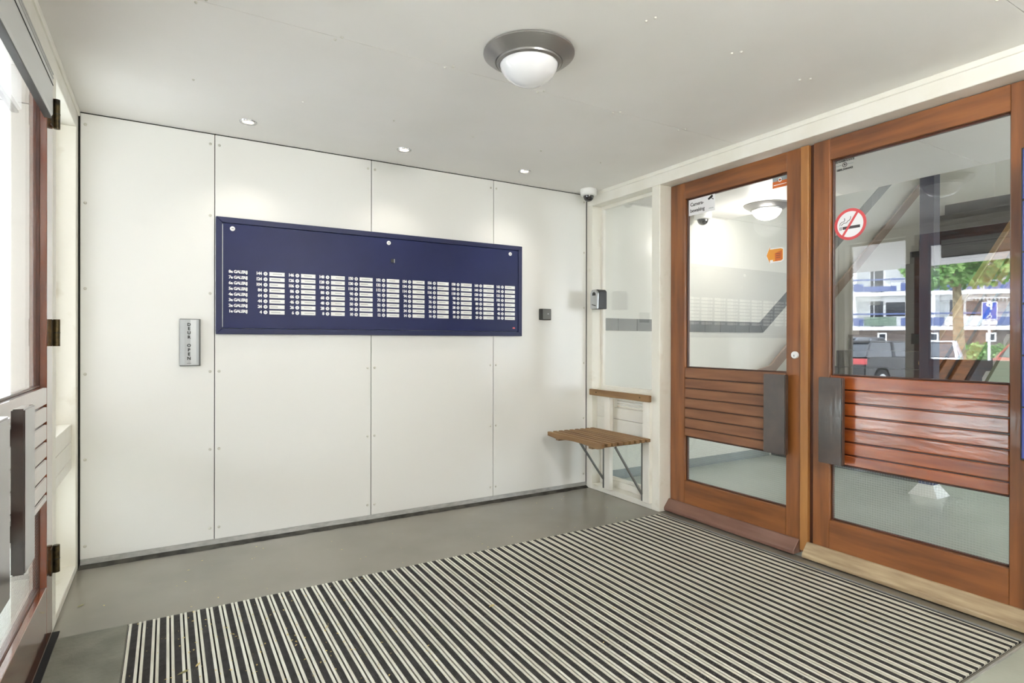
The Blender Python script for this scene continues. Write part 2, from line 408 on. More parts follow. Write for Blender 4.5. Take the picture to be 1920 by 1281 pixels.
# ------------------------------------------------------------------ doors
def door(name, label, side, ya, yb, handle_high, kick, slat, sa=0.135, sb=0.10, gy=None, stile=None, lowglass=0.567):
    """ya > yb: leaf edges along y. gy: glass opening (high, low)."""
    X = XD if side > 0 else XL; s = side
    R = root(name, (X, (ya + yb) / 2, 0)); struct(R, label)
    d = lambda a, b: (X + s * a, X + s * b)
    g1, g0 = gy
    xa, xb = d(0, 0.045)
    zt, zb = 2.386, 0.012
    v, h = ('varnished_wood_v', 'varnished_wood_h') if side > 0 else ('street_door_wood_v', 'street_door_wood_h')
    box('stile', v, R, (xa, xb, g1, ya, zb, zt), 0.002)
    box('stile', v, R, (xa, xb, yb, g0, zb, zt), 0.002)
    ztop = 2.268 if side > 0 else 2.262
    box('top_rail', h, R, (xa, xb, g0 + .001, g1 - .001, ztop, zt), 0.002)
    box('bottom_rail', h, R, (xa, xb, g0 + .001, g1 - .001, zb, 0.246), 0.002)
    zs = [1.058, 0.983, 0.912, 0.841, 0.770, 0.699, 0.628, lowglass]
    for i in range(7):
        box('board', slat, R, (xa, xb, g0 + 0.0015, g1 - 0.0015, zs[i + 1] + 0.0035, zs[i] - (0.0035 if i else 0)), 0.004)
    xc, xd_ = d(0.012, 0.04)
    box('board_backing', 'bead', R, (xc, xd_, g0, g1, lowglass + .01, 1.05))
    # glazing beads
    for z0, z1, mm in ((1.058, ztop, 'upper'), (0.246, lowglass, 'lower')):
        xe, xf = d(0.022, 0.043); bw = 0.009
        for b in ((g0, g0 + bw, z0, z1), (g1 - bw, g1, z0, z1), (g0 + bw, g1 - bw, z0, z0 + bw), (g0 + bw, g1 - bw, z1 - bw, z1)):
            box('glazing_bead', 'bead', R, (xe, xf, *b), 0.002)
        xg, xh = d(0.028, 0.034)
        box(mm + '_pane', 'glass' if mm == 'upper' else 'wired', R, (xg, xh, g0 + .002, g1 - .002, z0 + .002, z1 - .002))
    # handle board
    hw = 0.146
    if handle_high: h1, h0 = g1 + 0.022, g1 + 0.022 - 0.132
    else: h1, h0 = g0 + 0.106, g0 - 0.041
    if side < 0 and not handle_high: h1, h0 = g0 + 0.106, g0 - 0.041
    xi, xj = d(-0.070, -0.038)
    hd = box('handle_board', 'handle', R, (xi, xj, h0, h1, 0.576, 1.051), 0.004, seg=2); hd['label'] = 'dark lacquered push board'
    xi, xj = d(-0.038, 0.0)
    ym = (h0 + h1) / 2
    for z in (0.66, 0.94): box('spacer', 'handle', hd, (xi, xj, ym - 0.03, ym + 0.03, z, z + 0.05), 0.003)
    # weather board
    if kick:
        k = MB().prism([(X + s * 0.001, 0.088), (X - s * 0.014, 0.088), (X - s * 0.062, 0.030), (X - s * 0.062, 0.008), (X + s * 0.001, 0.008)], 1, yb + 0.004, ya + 0.02 if not handle_high else ya + 0.028).build('kick_board', kick, R, 0.003)
    return R
d1 = door('door_1', 'left leaf of the varnished wood hall doors', 1, 3.064, 2.041, False, 'purple_wood_h', 'dull_wood_h', gy=(2.931, 2.136))
MB().box(XD - 0.012, XD + 0.03, 1.992, 2.040, 0.03, 2.384).build('cover_bead', 'ochre_wood_v', d1, 0.002)
cyl = MB().lathe([(0, -0.014), (0.019, -0.014), (0.022, -0.010), (0.022, 0.0)], (XD, 2.077, 1.168), 24, 'x').build('lock_cylinder', 'ringm', d1, smooth=True)
MB().box(XD - 0.0152, XD - 0.013, 2.0755, 2.0785, 1.158, 1.170).build('keyhole', 'black', cyl)
MB().box(XD + 0.012, XD + 0.03, 1.962, 1.998, 0.012, 2.384).build('rebate_strip', 'bead', d1)
d2 = door('door_2', 'right leaf of the varnished wood hall doors', 1, 1.968, 0.953, True, 'weathered_wood_h', 'glossy_wood_h', gy=(1.873, 1.064))
d3 = door('door_3', 'street door leaf hinged beside the left sidelight', -1, 3.108, 2.070, False, None, 'street_door_wood_h', gy=(2.975, 2.172), lowglass=0.592)
d4 = door('door_4', 'street door leaf nearest the camera', -1, 2.062, 0.953, True, None, 'street_door_wood_h', gy=(1.93, 1.064), lowglass=0.592)
for z0, z1 in ((2.150, 2.274), (1.222, 1.336), (0.257, 0.372)):
    hg = MB().cyl((XL + 0.012, 3.118, z0), (XL + 0.012, 3.118, z1), 0.0125, n=14).build('hinge', 'brass', d3, smooth=True)
    MB().box(XL - 0.002, XL + 0.003, 3.060, 3.112, z0 + 0.003, z1 - 0.003).build('hinge_leaf', 'brass', hg)
    MB().cyl((XL + 0.012, 3.118, (z0 + z1) / 2 - .0015), (XL + 0.012, 3.118, (z0 + z1) / 2 + .0015), 0.0135, n=14).build('hinge_ring', 'black', hg)

op = root('door_operator', (XL + 0.02, 1.9, 2.2), 'long aluminium door closer housing above the left street doors', 'door closer')
MB().prism([(XL + 0.002, 2.292), (XL + 0.002, 2.125), (XL + 0.030, 2.115), (XL + 0.036, 2.125), (XL + 0.036, 2.285), (XL + 0.028, 2.292)], 1, 0.99, 2.845).build('housing', 'alulight', op, 0.001)
for z in (2.262, 2.278): MB().box(XL + 0.034, XL + 0.0385, 0.99, 2.845, z, z + 0.007).build('ridge', 'alu', op, 0.001)
MB().box(XL + 0.034, XL + 0.0375, 0.99, 2.845, 2.236, 2.240).build('seam', 'dark', op)
MB().box(XL + 0.01, XL + 0.032, 0.99, 2.842, 2.108, 2.1155).build('guide_rail', 'black', op)

# ------------------------------------------------------------------ intercom board
ib = root('intercom_panel', (1.33, YB - 0.01, 1.28), 'wide navy intercom panel with rows of bell buttons on the white wall', 'intercom')
yf = YB - 0.010
fw = 0.034
def bar(a, b, c, d_, nm='frame_bar'):
    return MB().box(a, b, yf - 0.026, yf + 0.002, c, d_).build(nm, 'navyframe', ib, 0.003)
def mitre(poly):
    return MB().prism(poly, 1, yf - 0.026, yf + 0.001).build('frame_bar', 'navyframe', ib, 0.002)
mitre([(BX0, BZ1), (BX1, BZ1), (BX1 - fw, BZ1 - fw), (BX0 + fw, BZ1 - fw)])
mitre([(BX0, BZ0), (BX0 + fw, BZ0 + fw), (BX1 - fw, BZ0 + fw), (BX1, BZ0)])
mitre([(BX0, BZ0), (BX0, BZ1), (BX0 + fw, BZ1 - fw), (BX0 + fw, BZ0 + fw)])
mitre([(BX1, BZ0), (BX1 - fw, BZ0 + fw), (BX1 - fw, BZ1 - fw), (BX1, BZ1)])
yp = yf - 0.022
MB().box(BX0 + fw + .002, BX1 - fw - .002, yp, yf, BZ0 + fw + .002, BZ1 - fw - .002).build('face_plate', 'navy', ib, 0.0015)
MB().box(BX0 + fw, BX0 + fw + 0.003, yf - 0.0265, yf - 0.02, BZ0 + fw + .01, BZ1 - fw - .01).build('edge_strip', 'silver', ib)
for x in (0.339, 1.322, 2.305):
    lk = MB().lathe([(0, -0.005), (0.011, -0.005), (0.0145, -0.002), (0.0145, 0)], (x, yp, 1.928), 20, 'y').build('cam_lock', 'ringm', ib, smooth=True)
    MB().box(x - 0.006, x + 0.006, yp - 0.0062, yp - 0.0045, 1.9265, 1.9295).build('lock_slot', 'black', lk)
lens = MB().box(1.338, 1.362, yp - 0.004, yp, 1.793, 1.817).build('lens_window', 'black', ib, 0.001)
MB().box(1.359, 1.364, yp - 0.006, yp, 1.792, 1.818).build('lens_edge', 'silver', lens)
MB().prism([(2.328, 1.343), (2.350, 1.343), (2.350, 1.350), (2.345, 1.355), (2.333, 1.355), (2.328, 1.350)], 1, yp - 0.001, yp).build('maker_badge', 'red', ib)
cols = [144, 146, 148, 150, 152, 154, 156, 158, 160, 162]
zr = [1.6645 - 0.03443 * i for i in range(8)]
b0 = r0 = c0 = t0 = None
for j in range(8):
    text('lettering', '%de GALERIJ' % (8 - j), 0.0245, (0.318, yp - 0.0006, zr[j] + 0.002), BACK, 'print', ib, bold=0.0010, align='LEFT', spacing=0.9)
for i, c in enumerate(cols):
    xb = 0.526 + 0.18988 * i
    for j in range(8):
        z = zr[j]; L = Vector((xb, yp, z)) - ORG[ib.name]
        if b0 is None:
            r0 = MB().lathe([(0.0, -0.0022), (0.0112, -0.0022), (0.0118, -0.001), (0.0118, 0)], (0, 0, 0), 18, 'y').build('bell_button', 'ringm', ib, smooth=True, local=True); r0.location = L
            b0 = MB().lathe([(0, -0.0045), (0.005, -0.004), (0.0062, -0.002)], (0, 0, 0), 14, 'y').build('push_cap', 'button', r0, smooth=True, local=True)
            c0 = MB().box(0, 0.0905, -0.003, 0, -0.0122, 0.0122).build('name_card', 'card', ib, 0.001, local=True); c0.location = L + Vector((0.0222, 0, 0))
            t0 = MB().box(0.02, 0.075, -0.0034, -0.0028, -0.002, 0.0025).build('name_line', 'cardtxt', c0, local=True)
        else:
            rr = inst(r0, ib, L); inst(b0, rr, (0, 0, 0)); cc = inst(c0, ib, L + Vector((0.0222, 0, 0)))
            tt = inst(t0, cc, (0.01 * ((i * 7 + j * 3) % 3 - 1), 0, 0)); tt.scale = (0.8 + 0.1 * ((i + j * 2) % 4), 1, 1)
        text('lettering', str(c - 20 * j), 0.0262, (xb - 0.0205, yp - 0.0006, z), BACK, 'print', ib, bold=0.0011, align='RIGHT', spacing=0.84)

# ------------------------------------------------------------------ wall devices
dp = root('door_open_button', (0.1145, YB - 0.01, 1.095), 'silver upright wall plate lettered DEUR OPEN beside the navy panel', 'door button')
MB().box(0.060, 0.169, yf - 0.016, yf + 0.001, 1.095, 1.374).build('back_box', 'greyplastic', dp, 0.002)
pv = []
MB().prism([(0.062, yf - 0.014), (0.062, yf - 0.020), (0.085, yf - 0.027), (0.115, yf - 0.030), (0.145, yf - 0.027), (0.159, yf - 0.022), (0.159, yf - 0.014)], 2, 1.100, 1.369).build('cover', 'silver', dp, 0.001)
for k, chz in enumerate([('D', 1.3395), ('E', 1.3155), ('U', 1.2905), ('R', 1.2655), ('O', 1.216), ('P', 1.190), ('E', 1.1655), ('N', 1.140)]):
    text('lettering', chz[0], 0.0245, (0.108, yf - 0.0302, chz[1]), BACK, 'blackprint', dp, bold=0.0009)
MB().box(0.097, 0.120, yf - 0.0308, yf - 0.028, 1.1115, 1.1130).build('mark', 'blackprint', dp)

sw = root('wall_switch', (2.643, YB - 0.01, 1.416), 'small square grey switch plate right of the navy panel', 'switch')
MB().box(2.590, 2.697, yf - 0.022, yf + 0.001, 1.418, 1.508).build('surround', 'black', sw, 0.003)
MB().box(2.612, 2.694, yf - 0.028, yf - 0.02, 1.423, 1.503).build('rocker', 'greyplastic', sw, 0.003)
MB().lathe([(0, -0.001), (0.006, -0.001), (0.006, 0)], (2.662, yf - 0.028, 1.468), 12, 'y').build('indicator', 'silver', sw)

def key_safe():
    R = root('key_safe', (3.05, 3.75, 1.51), 'black and grey key safe on the white corner post', 'key safe')
    y0, y1 = 3.690, 3.806
    MB().prism([(y0 + .012, 1.512), (y1, 1.512), (y1, 1.662), (y1 - 0.01, 1.672), (y0 + 0.03, 1.672), (y0 + .012, 1.655)], 0, 3.035, XR + 0.04).build('body', 'black', R, 0.004)
    yA, yB_ = 3.700, 3.796
    pr = [(yA + 0.004, 1.514), (yB_, 1.514), (yB_, 1.640), (yB_ - 0.012, 1.660), (yB_ - 0.03, 1.668), (yA + 0.03, 1.668), (yA + 0.010, 1.658), (yA, 1.636)]
    cv = MB().prism(pr, 0, 3.018, 3.036).build('front_cover', 'silver', R, 0.004, seg=2)
    MB().prism([(y0 + 0.036, 1.622), (y0 + 0.076, 1.622), (y0 + 0.076, 1.640), (y0 + 0.066, 1.650), (y0 + 0.046, 1.650), (y0 + 0.036, 1.640)], 0, 3.0165, 3.019).build('shutter', 'black', R)
    MB().prism([(y0 + 0.032, 1.534), (y0 + 0.082, 1.546), (y0 + 0.082, 1.552), (y0 + 0.032, 1.541)], 0, 3.0165, 3.019).build('emblem', 'black', R)
    return R
key_safe()

def dome_camera(x, y, label):
    R = root('dome_camera', (x, y, ZC), label, 'security camera')
    MB().lathe([(0, 0), (0.066, 0), (0.068, -0.004), (0.068, -0.040), (0.062, -0.050), (0.047, -0.055), (0, -0.055)], (x, y, ZC), 36).build('housing', 'camwhite', R, smooth=True)
    MB().lathe([(0.044, -0.053), (0.043, -0.066), (0.036, -0.083), (0.024, -0.094), (0.010, -0.099), (0, -0.100)], (x, y, ZC), 30).build('dome', 'camdome', R, smooth=True)
    return R
dome_camera(2.975, 3.765, 'white dome security camera in the ceiling corner above the key safe')

def ceiling_lamp(x, y, z, label, lit):
    R = root('ceiling_lamp', (x, y, z), label, 'lamp')
    MB().lathe([(0, 0.0), (0.190, 0.0), (0.197, -0.004), (0.197, -0.010), (0.185, -0.020), (0.160, -0.034), (0.146, -0.044), (0.141, -0.042), (0.139, -0.050), (0.128, -0.055), (0.124, -0.050), (0, -0.045)], (x, y, z), 64).build('rim', 'nickel', R, smooth=True)
    rr = 0.126
    MB().lathe([(rr, -0.048), (rr * 0.985, -0.060), (rr * 0.93, -0.078), (rr * 0.83, -0.097), (rr * .68, -0.114), (rr * .5, -0.127), (rr * .28, -0.136), (0, -0.140)], (x, y, z), 56).build('opal_dome', 'opal_lit' if lit else 'opal', R, smooth=True)
    return R
ceiling_lamp(1.343, 2.115, ZC, 'round satin nickel ceiling lamp with opal dome, unlit, in the lobby', False)

pos = ['nearest the left doors', 'above the middle of the navy panel', 'nearest the dome camera']
for k, x in enumerate((0.394, 1.326, 2.254)):
    R = root('recessed_spotlight', (x, 3.606, ZC), 'small round recessed ceiling spotlight ' + pos[k], 'spotlight', 'recessed spotlights along the back wall')
    MB().lathe([(0.030, 0.004), (0.030, -0.003), (0.036, -0.006), (0.045, -0.006), (0.047, 0.0)], (x, 3.606, ZC), 32).build('trim_ring', 'chrome', R, smooth=True)
    MB().lathe([(0, -0.003), (0.018, -0.003), (0.030, -0.001)], (x, 3.606, ZC), 24).build('lens', 'led', R, smooth=True)
    l = bpy.data.lights.new('spot_light', 'SPOT'); l.energy = 4; l.spot_size = 1.9; l.spot_blend = 0.8; l.color = (1, 0.93, 0.82); l.shadow_soft_size = 0.03
    lo = bpy.data.objects.new('spot_light', l); COL.objects.link(lo); lo.parent = R; lo.location = (0, 0, -0.012)

# ------------------------------------------------------------------ bench
bn = root('folding_bench', (2.85, 3.45, 0), 'small wall bench with wooden slatted seat on steel struts', 'bench')
zs_, ye0, ye1 = 0.530, 3.120, 3.785
for i in range(9):
    xa = 2.585 + i * 0.0535
    if i == 0:
        pr = [(ye0, zs_), (ye1, zs_), (ye1, zs_ - 0.030), (ye1 - 0.10, zs_ - 0.040)]
        for t in range(9):
            a = t / 8; pr.append((ye1 - 0.13 - a * (ye1 - ye0 - 0.20), zs_ - 0.042 + 0.014 * math.sin(PI * a)))
        pr += [(ye0 + 0.05, zs_ - 0.042), (ye0 + 0.02, zs_ - 0.036), (ye0, zs_ - 0.026)]
        MB().prism(pr, 0, xa, xa + 0.028).build('slat', 'bench_wood_h', bn, 0.002)
    else:
        box('slat', 'bench_wood_h', bn, (xa - .001, xa + 0.034, ye0, ye1, zs_ - 0.024, zs_), 0.003)
for yc in (3.265, 3.672): box('bearer', 'bench_wood_v', bn, (2.600, 3.062, yc - 0.021, yc + 0.021, zs_ - 0.055, zs_ - 0.0245), 0.002)
br = box('back_rail', 'bench_wood_h', bn, (3.022, 3.047, 3.112, 3.812, 0.799, 0.849), 0.003)
for y in (3.72, 3.21):
    MB().lathe([(0, -0.001), (0.006, -0.001), (0.006, 0)], (3.022, y, 0.826), 10, 'x').build('bolt', 'brass', br)
for yc, w_ in ((3.613, 0.035), (3.172, 0.035)):
    box('batten', 'white', bn, (3.047, 3.082, yc - w_, yc + w_, 0.046, 0.798), 0.003)
for yc in (3.672, 3.225):
    p0 = Vector((2.795, yc, 0.474)); p1 = Vector((3.058, yc, 0.125))
    if yc < 3.5: p0 = Vector((2.80, yc, 0.474)); p1 = Vector((3.058, yc, 0.10))
    MB().cyl(p0, p1, 0.0095, n=10).build('strut', 'steel', bn, smooth=True)
    box('steel_strip', 'steel', bn, (3.060, 3.078, yc - 0.013, yc + 0.010, 0.047, 0.52), 0.001)

# ------------------------------------------------------------------ stickers on the glass
xg = XD + 0.0275
s1 = root('camera_notice', (xg, 2.805, 2.145), 'white Camera-bewaking notice stuck on the glass of the left hall door', 'notice')
MB().box(xg - 0.001, xg, 2.688, 2.918, 2.146, 2.262).build('sheet', 'signwhite', s1)
text('lettering', 'Camera-', 0.036, (xg - 0.0013, 2.905, 2.222), SIDE, 'ink', s1, bold=0.0006, align='LEFT', spacing=0.95)
text('lettering', 'bewaking', 0.036, (xg - 0.0013, 2.905, 2.178), SIDE, 'ink', s1, bold=0.0006, align='LEFT', spacing=0.95)
MB().prism([(2.748, 2.238), (2.742, 2.226), (2.708, 2.240), (2.706, 2.252), (2.714, 2.258)], 0, xg - 0.0016, xg - 0.001).build('camera_symbol', 'blackprint', s1)
MB().prism([(2.722, 2.236), (2.717, 2.236), (2.700, 2.222), (2.700, 2.230)], 0, xg - 0.0016, xg - 0.001).build('camera_bracket', 'blackprint', s1)
MB().box(xg - 0.0016, xg - .001, 2.70, 2.74, 2.166, 2.170).build('small_print', 'signgrey', s1)

s2 = root('arrow_sticker', (xg, 2.24, 1.73), 'orange left pointing arrow sticker with a small page on the left hall door glass', 'sticker')
MB().prism([(2.296, 1.783), (2.262, 1.847), (2.262, 1.823), (2.19, 1.823), (2.173, 1.815), (2.173, 1.745), (2.19, 1.735), (2.262, 1.735), (2.262, 1.722)], 0, xg - 0.001, xg).build('arrow', 'signwhite', s2)
MB().prism([(2.289, 1.783), (2.266, 1.835), (2.266, 1.818), (2.192, 1.818), (2.178, 1.812), (2.178, 1.750), (2.192, 1.742), (2.245, 1.742), (2.245, 1.752), (2.266, 1.752), (2.266, 1.733)], 0, xg - 0.0016, xg - .001).build('arrow_face', 'orange', s2)
MB().prism([(2.232, 1.792), (2.184, 1.806), (2.182, 1.748), (2.230, 1.742)], 0, xg - 0.0022, xg - .0016).build('page', 'orange2', s2)
for z in (1.786, 1.774, 1.762): MB().box(xg - 0.0026, xg - .0022, 2.194, 2.222, z, z + 0.003).build('page_line', 'ink', s2)

s3 = root('orange_label', (xg, 2.20, 2.19), 'small orange and grey label in the upper corner of the left hall door glass', 'sticker')
MB().box(xg - 0.001, xg, 2.148, 2.250, 2.232, 2.256).build('grey_band', 'signgrey', s3)
MB().box(xg - 0.001, xg, 2.148, 2.250, 2.192, 2.232).build('orange_band', 'orange2', s3)
MB().box(xg - 0.0014, xg - .001, 2.156, 2.242, 2.208, 2.212).build('small_print', 'signwhite', s3)
MB().lathe([(0, -0.0014), (0.013, -0.0014), (0.013, 0)], (xg, 2.199, 2.238), 20, 'x').build('round_emblem', 'signwhite', s3)
MB().lathe([(0, -0.0020), (0.007, -0.0020), (0.007, 0)], (xg, 2.199, 2.238), 16, 'x').build('emblem_centre', 'orange2', s3)
MB().box(xg - 0.0024, xg - .002, 2.18, 2.218, 2.236, 2.239).build('emblem_bar', 'ink', s3)

s4 = root('glazier_sticker', (xg, 1.806, 2.195), 'clear glazier sticker with phone number on the right hall door glass', 'sticker')
text('lettering', 'GLASAMBULANCE', 0.0135, (xg - 0.0006, 1.806, 2.249), SIDE, 'blackprint', s4, bold=0.0004, depth=0.0003, spacing=.92)
text('lettering', '0800.3444443', 0.0165, (xg - 0.0006, 1.806, 2.203), SIDE, 'blackprint', s4, bold=0.0005, depth=0.0003, spacing=.95)
MB().lathe([(0.010, -0.001), (0.013, -0.001), (0.013, 0), (0.010, 0), (0.010, -0.001)], (xg, 1.806, 2.227), 20, 'x').build('ring_emblem', 'ink', s4)
MB().lathe([(0, -0.001), (0.005, -0.001), (0.005, 0)], (xg, 1.806, 2.228), 16, 'x').build('emblem_dot', 'ink', s4)
for sgn in (-1, 1):
    ya = 1.806 + sgn * 0.018
    MB().prism([(ya, 2.228), (ya + sgn * 0.030, 2.226), (ya + sgn * 0.030, 2.2275), (ya, 2.230)], 0, xg - 0.001, xg).build('emblem_wing', 'signgrey', s4)

s5 = root('no_smoking_sign', (xg, 1.775, 1.806), 'round red and white no smoking sticker on the right hall door glass', 'sign')
cz, cyy, rad = 1.893, 1.775, 0.0865
MB().lathe([(0, -0.001), (rad, -0.001), (rad, 0)], (xg, cyy, cz), 48, 'x').build('disc', 'signwhite', s5)
MB().lathe([(rad * .82, -0.0018), (rad, -0.0018), (rad, -.001), (rad * .82, -.001), (rad * .82, -0.0018)], (xg, cyy, cz), 48, 'x').build('red_ring', 'red', s5)
a = math.radians(57); q = rad * .86; hw = 0.0062
du = (-math.cos(a), math.sin(a)); dv = (math.sin(a), math.cos(a))
MB().prism([(cyy + du[0] * q + dv[0] * hw, cz + du[1] * q + dv[1] * hw), (cyy + du[0] * q - dv[0] * hw, cz + du[1] * q - dv[1] * hw),
            (cyy - du[0] * q - dv[0] * hw, cz - du[1] * q - dv[1] * hw), (cyy - du[0] * q + dv[0] * hw, cz - du[1] * q + dv[1] * hw)], 0, xg - 0.0026, xg - 0.0018).build('red_bar', 'red', s5)
MB().box(xg - 0.002, xg - .001, 1.722, 1.816, 1.868, 1.883).build('cigarette', 'ink', s5)
for y in (1.822, 1.829): MB().box(xg - 0.002, xg - .001, y, y + 0.003, 1.866, 1.884).build('ember_line', 'ink', s5)
def polyline(pts, wd, name, m, parent, x=xg - 0.002, t=0.001):
    b = MB()
    for (p, q2) in zip(pts[:-1], pts[1:]):
        d_ = Vector((q2[0] - p[0], q2[1] - p[1])).normalized(); n_ = Vector((-d_.y, d_.x)) * wd
        b.prism([(p[0] + n_.x, p[1] + n_.y), (p[0] - n_.x, p[1] - n_.y), (q2[0] - n_.x, q2[1] - n_.y), (q2[0] + n_.x, q2[1] + n_.y)], 0, x, x + t)
    return b.build(name, m, parent)
polyline([(1.831, 1.890), (1.830, 1.902), (1.822, 1.910), (1.808, 1.912), (1.804, 1.920), (1.806, 1.930)], 0.0014, 'smoke_curl', 'ink', s5)
polyline([(1.822, 1.890), (1.820, 1.898), (1.808, 1.903), (1.794, 1.903), (1.788, 1.912), (1.778, 1.916), (1.772, 1.926), (1.772, 1.936)], 0.0014, 'smoke_curl', 'ink', s5)

# ------------------------------------------------------------------ mailboxes
mbx = root('mailbox_unit', (3.01, 0.72, 0.775), 'navy blue enamel mailbox block at the right edge beside the hall doors', 'mailboxes')
MB().box(2.956, XR - 0.001, 0.51, 0.952, 0.772, 2.032).build('case', 'black', mbx, 0.002)
for i in range(6):
    z = 0.780 + i * 0.2083
    for j in range(2):
        ya = 0.945 - j * 0.215
        dr = MB().box(2.946, 2.960, ya - 0.208, ya, z, z + 0.203).build('mailbox_door', 'mailbox', mbx, 0.003)
        MB().box(2.944, 2.948, ya - 0.18, ya - 0.03, z + 0.15, z + 0.175).build('letter_slot', 'black', dr)
        MB().lathe([(0, -0.004), (0.008, -0.004), (0.008, 0)], (2.946, ya - 0.03, z + 0.06), 14, 'x').build('cam_lock', 'chrome', dr)

# ------------------------------------------------------------------ entrance mat
em = root('entrance_mat', (1.45, 1.5, 0), 'large striped aluminium and black rubber entrance mat filling the lobby floor', 'mat')
X0, X1, Y0, Y1 = -0.142, 3.045, 0.975, 3.012
MB().box(X0 - 0.003, X1 + 0.006, Y0, Y1 + 0.004, 0.0002, 0.002).build('base_sheet', 'gap', em)
n = int((X1 - X0) / 0.05195); pr0 = rb0 = None
for i in range(n):
    L = Vector((X0 + i * 0.05195, 0, 0)) - ORG[em.name]; L.z = 0; L.y = -ORG[em.name].y
    if pr0 is None:
        a = MB(); a.box(0, 0.0105, Y0, Y1, 0.002, 0.011); a.box(0.0350, 0.0455, Y0, Y1, 0.002, 0.011); a.box(0.0105, 0.035, Y0, Y1, 0.002, 0.004)
        pr0 = a.build('mat_profile', 'rail', em, 0.0012, local=True); pr0.location = L
        a = MB()
        a.box(0.0108, 0.0347, Y0, Y1 - .001, 0.0042, 0.0085)
        for k in range(4): a.box(0.0125 + k * 0.0057, 0.0125 + k * 0.0057 + 0.0036, Y0, Y1 - .002, 0.0085, 0.0108)
        rb0 = a.build('rubber_insert', 'rubber', pr0, local=True)
    else:
        p_ = inst(pr0, em, L); inst(rb0, p_, (0, 0, 0))
struct(MB().box(X0 - 0.003, 3.052, 0.955, 0.962, 0, 0.008).build('trim_6', 'alu'), 'thin metal edge along the near end of the mat')
struct(MB().box(X0, XD - 0.06, -1.0, 0.955, 0, 0.003).build('trim_7', 'patch2'), 'pale grey concrete floor in front of the mat')
struct(MB().box(X1 + 0.006, 3.052, Y0, Y1 + .004, 0, 0.010).build('trim_5', 'alu'), 'thin metal edge along the mat')
def leafbit(x, y, z, s, rz, m, label, cat='leaf'):
    R = MB()
    R.add([(-s, 0, 0), (-s * .3, -s * .35, .002), (s * .5, -s * .3, .001), (s, 0, .003), (s * .4, s * .32, .002), (-s * .4, s * .3, .001), (0, 0, .004)],
          [(0, 1, 6), (1, 2, 6), (2, 3, 6), (3, 4, 6), (4, 5, 6), (5, 0, 6)])
    o = R.build('dry_leaf', m); o.location = (x, y, z); o.rotation_euler = (0, 0, rz)
    return tag(o, label, cat)
leafbit(0.05, 2.47, 0.0115, 0.022, 0.4, 'leafdry', 'green grey leaf flat on the mat stripes near its front left corner')
leafbit(0.10, 2.50, 0.0115, 0.015, 1.0, 'leafyel', 'small pale leaf just right of the green grey leaf on the mat')
leafbit(1.30, 2.36, 0.0115, 0.018, 0.2, 'leafyel', 'yellowish dry leaf lying alone in the middle of the mat')
leafbit(-0.35, 3.36, 0.001, 0.016, 0.7, 'leafdry', 'olive leaf on the grey floor by the left sidelight sill')
lt = MB()
for k in range(330):
    x = random.uniform(-0.38, 3.0); y = random.uniform(1.0, 3.0) if k % 6 else random.uniform(3.05, 3.8)
    if k % 3: x = random.uniform(-0.12, 0.9); y = random.uniform(2.0, 3.0)
    z = 0.0116 if y < 3.01 and x > -0.14 else 0.0066 if y < 3.03 and x < -.14 else 0.001
    s_ = random.uniform(0.002, 0.008); t = random.uniform(0, 6.28); c_, n_ = math.cos(t), math.sin(t)
    lt.add([(x - c_ * s_, y - n_ * s_, z), (x + n_ * s_ * .5, y - c_ * s_ * .5, z + .001), (x + c_ * s_, y + n_ * s_, z), (x - n_ * s_ * .5, y + c_ * s_ * .5, z + .0015)], [(0, 1, 2, 3)])
tag(lt.build('leaf_crumbs', 'leafyel'), 'scattered dry leaf crumbs on the mat and floor', 'debris', kind='stuff')

# ------------------------------------------------------------------ hall beyond the doors
hw_ = root('wall_hall', (6, 4.0, 0)); struct(hw_, 'white tiled hall wall behind the glass doors')
HX0, HX1 = 3.225, 11.4
box('wall_face', 'grout', hw_, (3.225, HX1, 4.0, 4.12, 0, 5.6))
ts = None; k = 0
x = 3.272
while x < 5.5:
    b = min(x + 0.2225, 5.53)
    MB().prism([(x, 1.341), (b if b < 5.5 else 5.55, 1.341), (b if b < 5.5 else 5.495, 1.452), (x, 1.452)], 1, 3.994, 4.001).build('wall_tile', 'tile', hw_, 0.0008)
    x += 0.2283
sl = 0.745
for k in range(24):
    xa = 5.5 + k * 0.185; xb = xa + 0.180
    z0 = 1.341 + (xa - 5.56) * sl if k else 1.341; z0b = 1.341 + (xb - 5.56) * sl
    z1 = 1.452 + (xa - 5.5) * sl; z1b = 1.452 + (xb - 5.5) * sl
    MB().prism([(xa + (.055 if k == 0 else 0), z0), (xb, z0b), (xb, z1b), (xa, z1)], 1, 3.994, 4.001).build('wall_tile', 'tile', hw_, 0.0008)
struct(box('baseboard_hall', 'skirt', None, (3.23, 5.66, 3.985, 4.001, 0, 0.085), 0.003), 'blue grey tiled skirting of the hall')
box('wall_hall_end', 'grout', None, (HX1, HX1 + 0.1, -2.6, 4.1, 0, 5.6))['kind'] = 'structure'
hl = root('wall_hall_near', (7, -2.5, 0)); struct(hl, 'unseen hall wall with an added window opening for sky light')  # opening between the wall pieces is added to let sky light into the hall
box('wall_base', 'grout', hl, (3.2, HX1, -2.6, -2.5, 0, 0.5))
box('wall_head', 'grout', hl, (3.2, HX1, -2.6, -2.5, 2.4, 5.6))
box('wall_mid', 'grout', hl, (3.2, 6.2, -2.6, -2.5, 0.5, 2.4))
box('wall_mid', 'grout', hl, (8.0, HX1, -2.6, -2.5, 0.5, 2.4))
for i in range(3): box('mullion', 'white', hl, (6.2 + i * .87, 6.26 + i * .87, -2.6, -2.5, 0.5, 2.4))
box('wall_base', 'grout', hl, (3.22, 3.3, -2.6, -1.0, 0, 2.6))
hc = root('ceiling_hall', (4.1, 1, 2.5)); struct(hc, 'board ceiling of the hall')
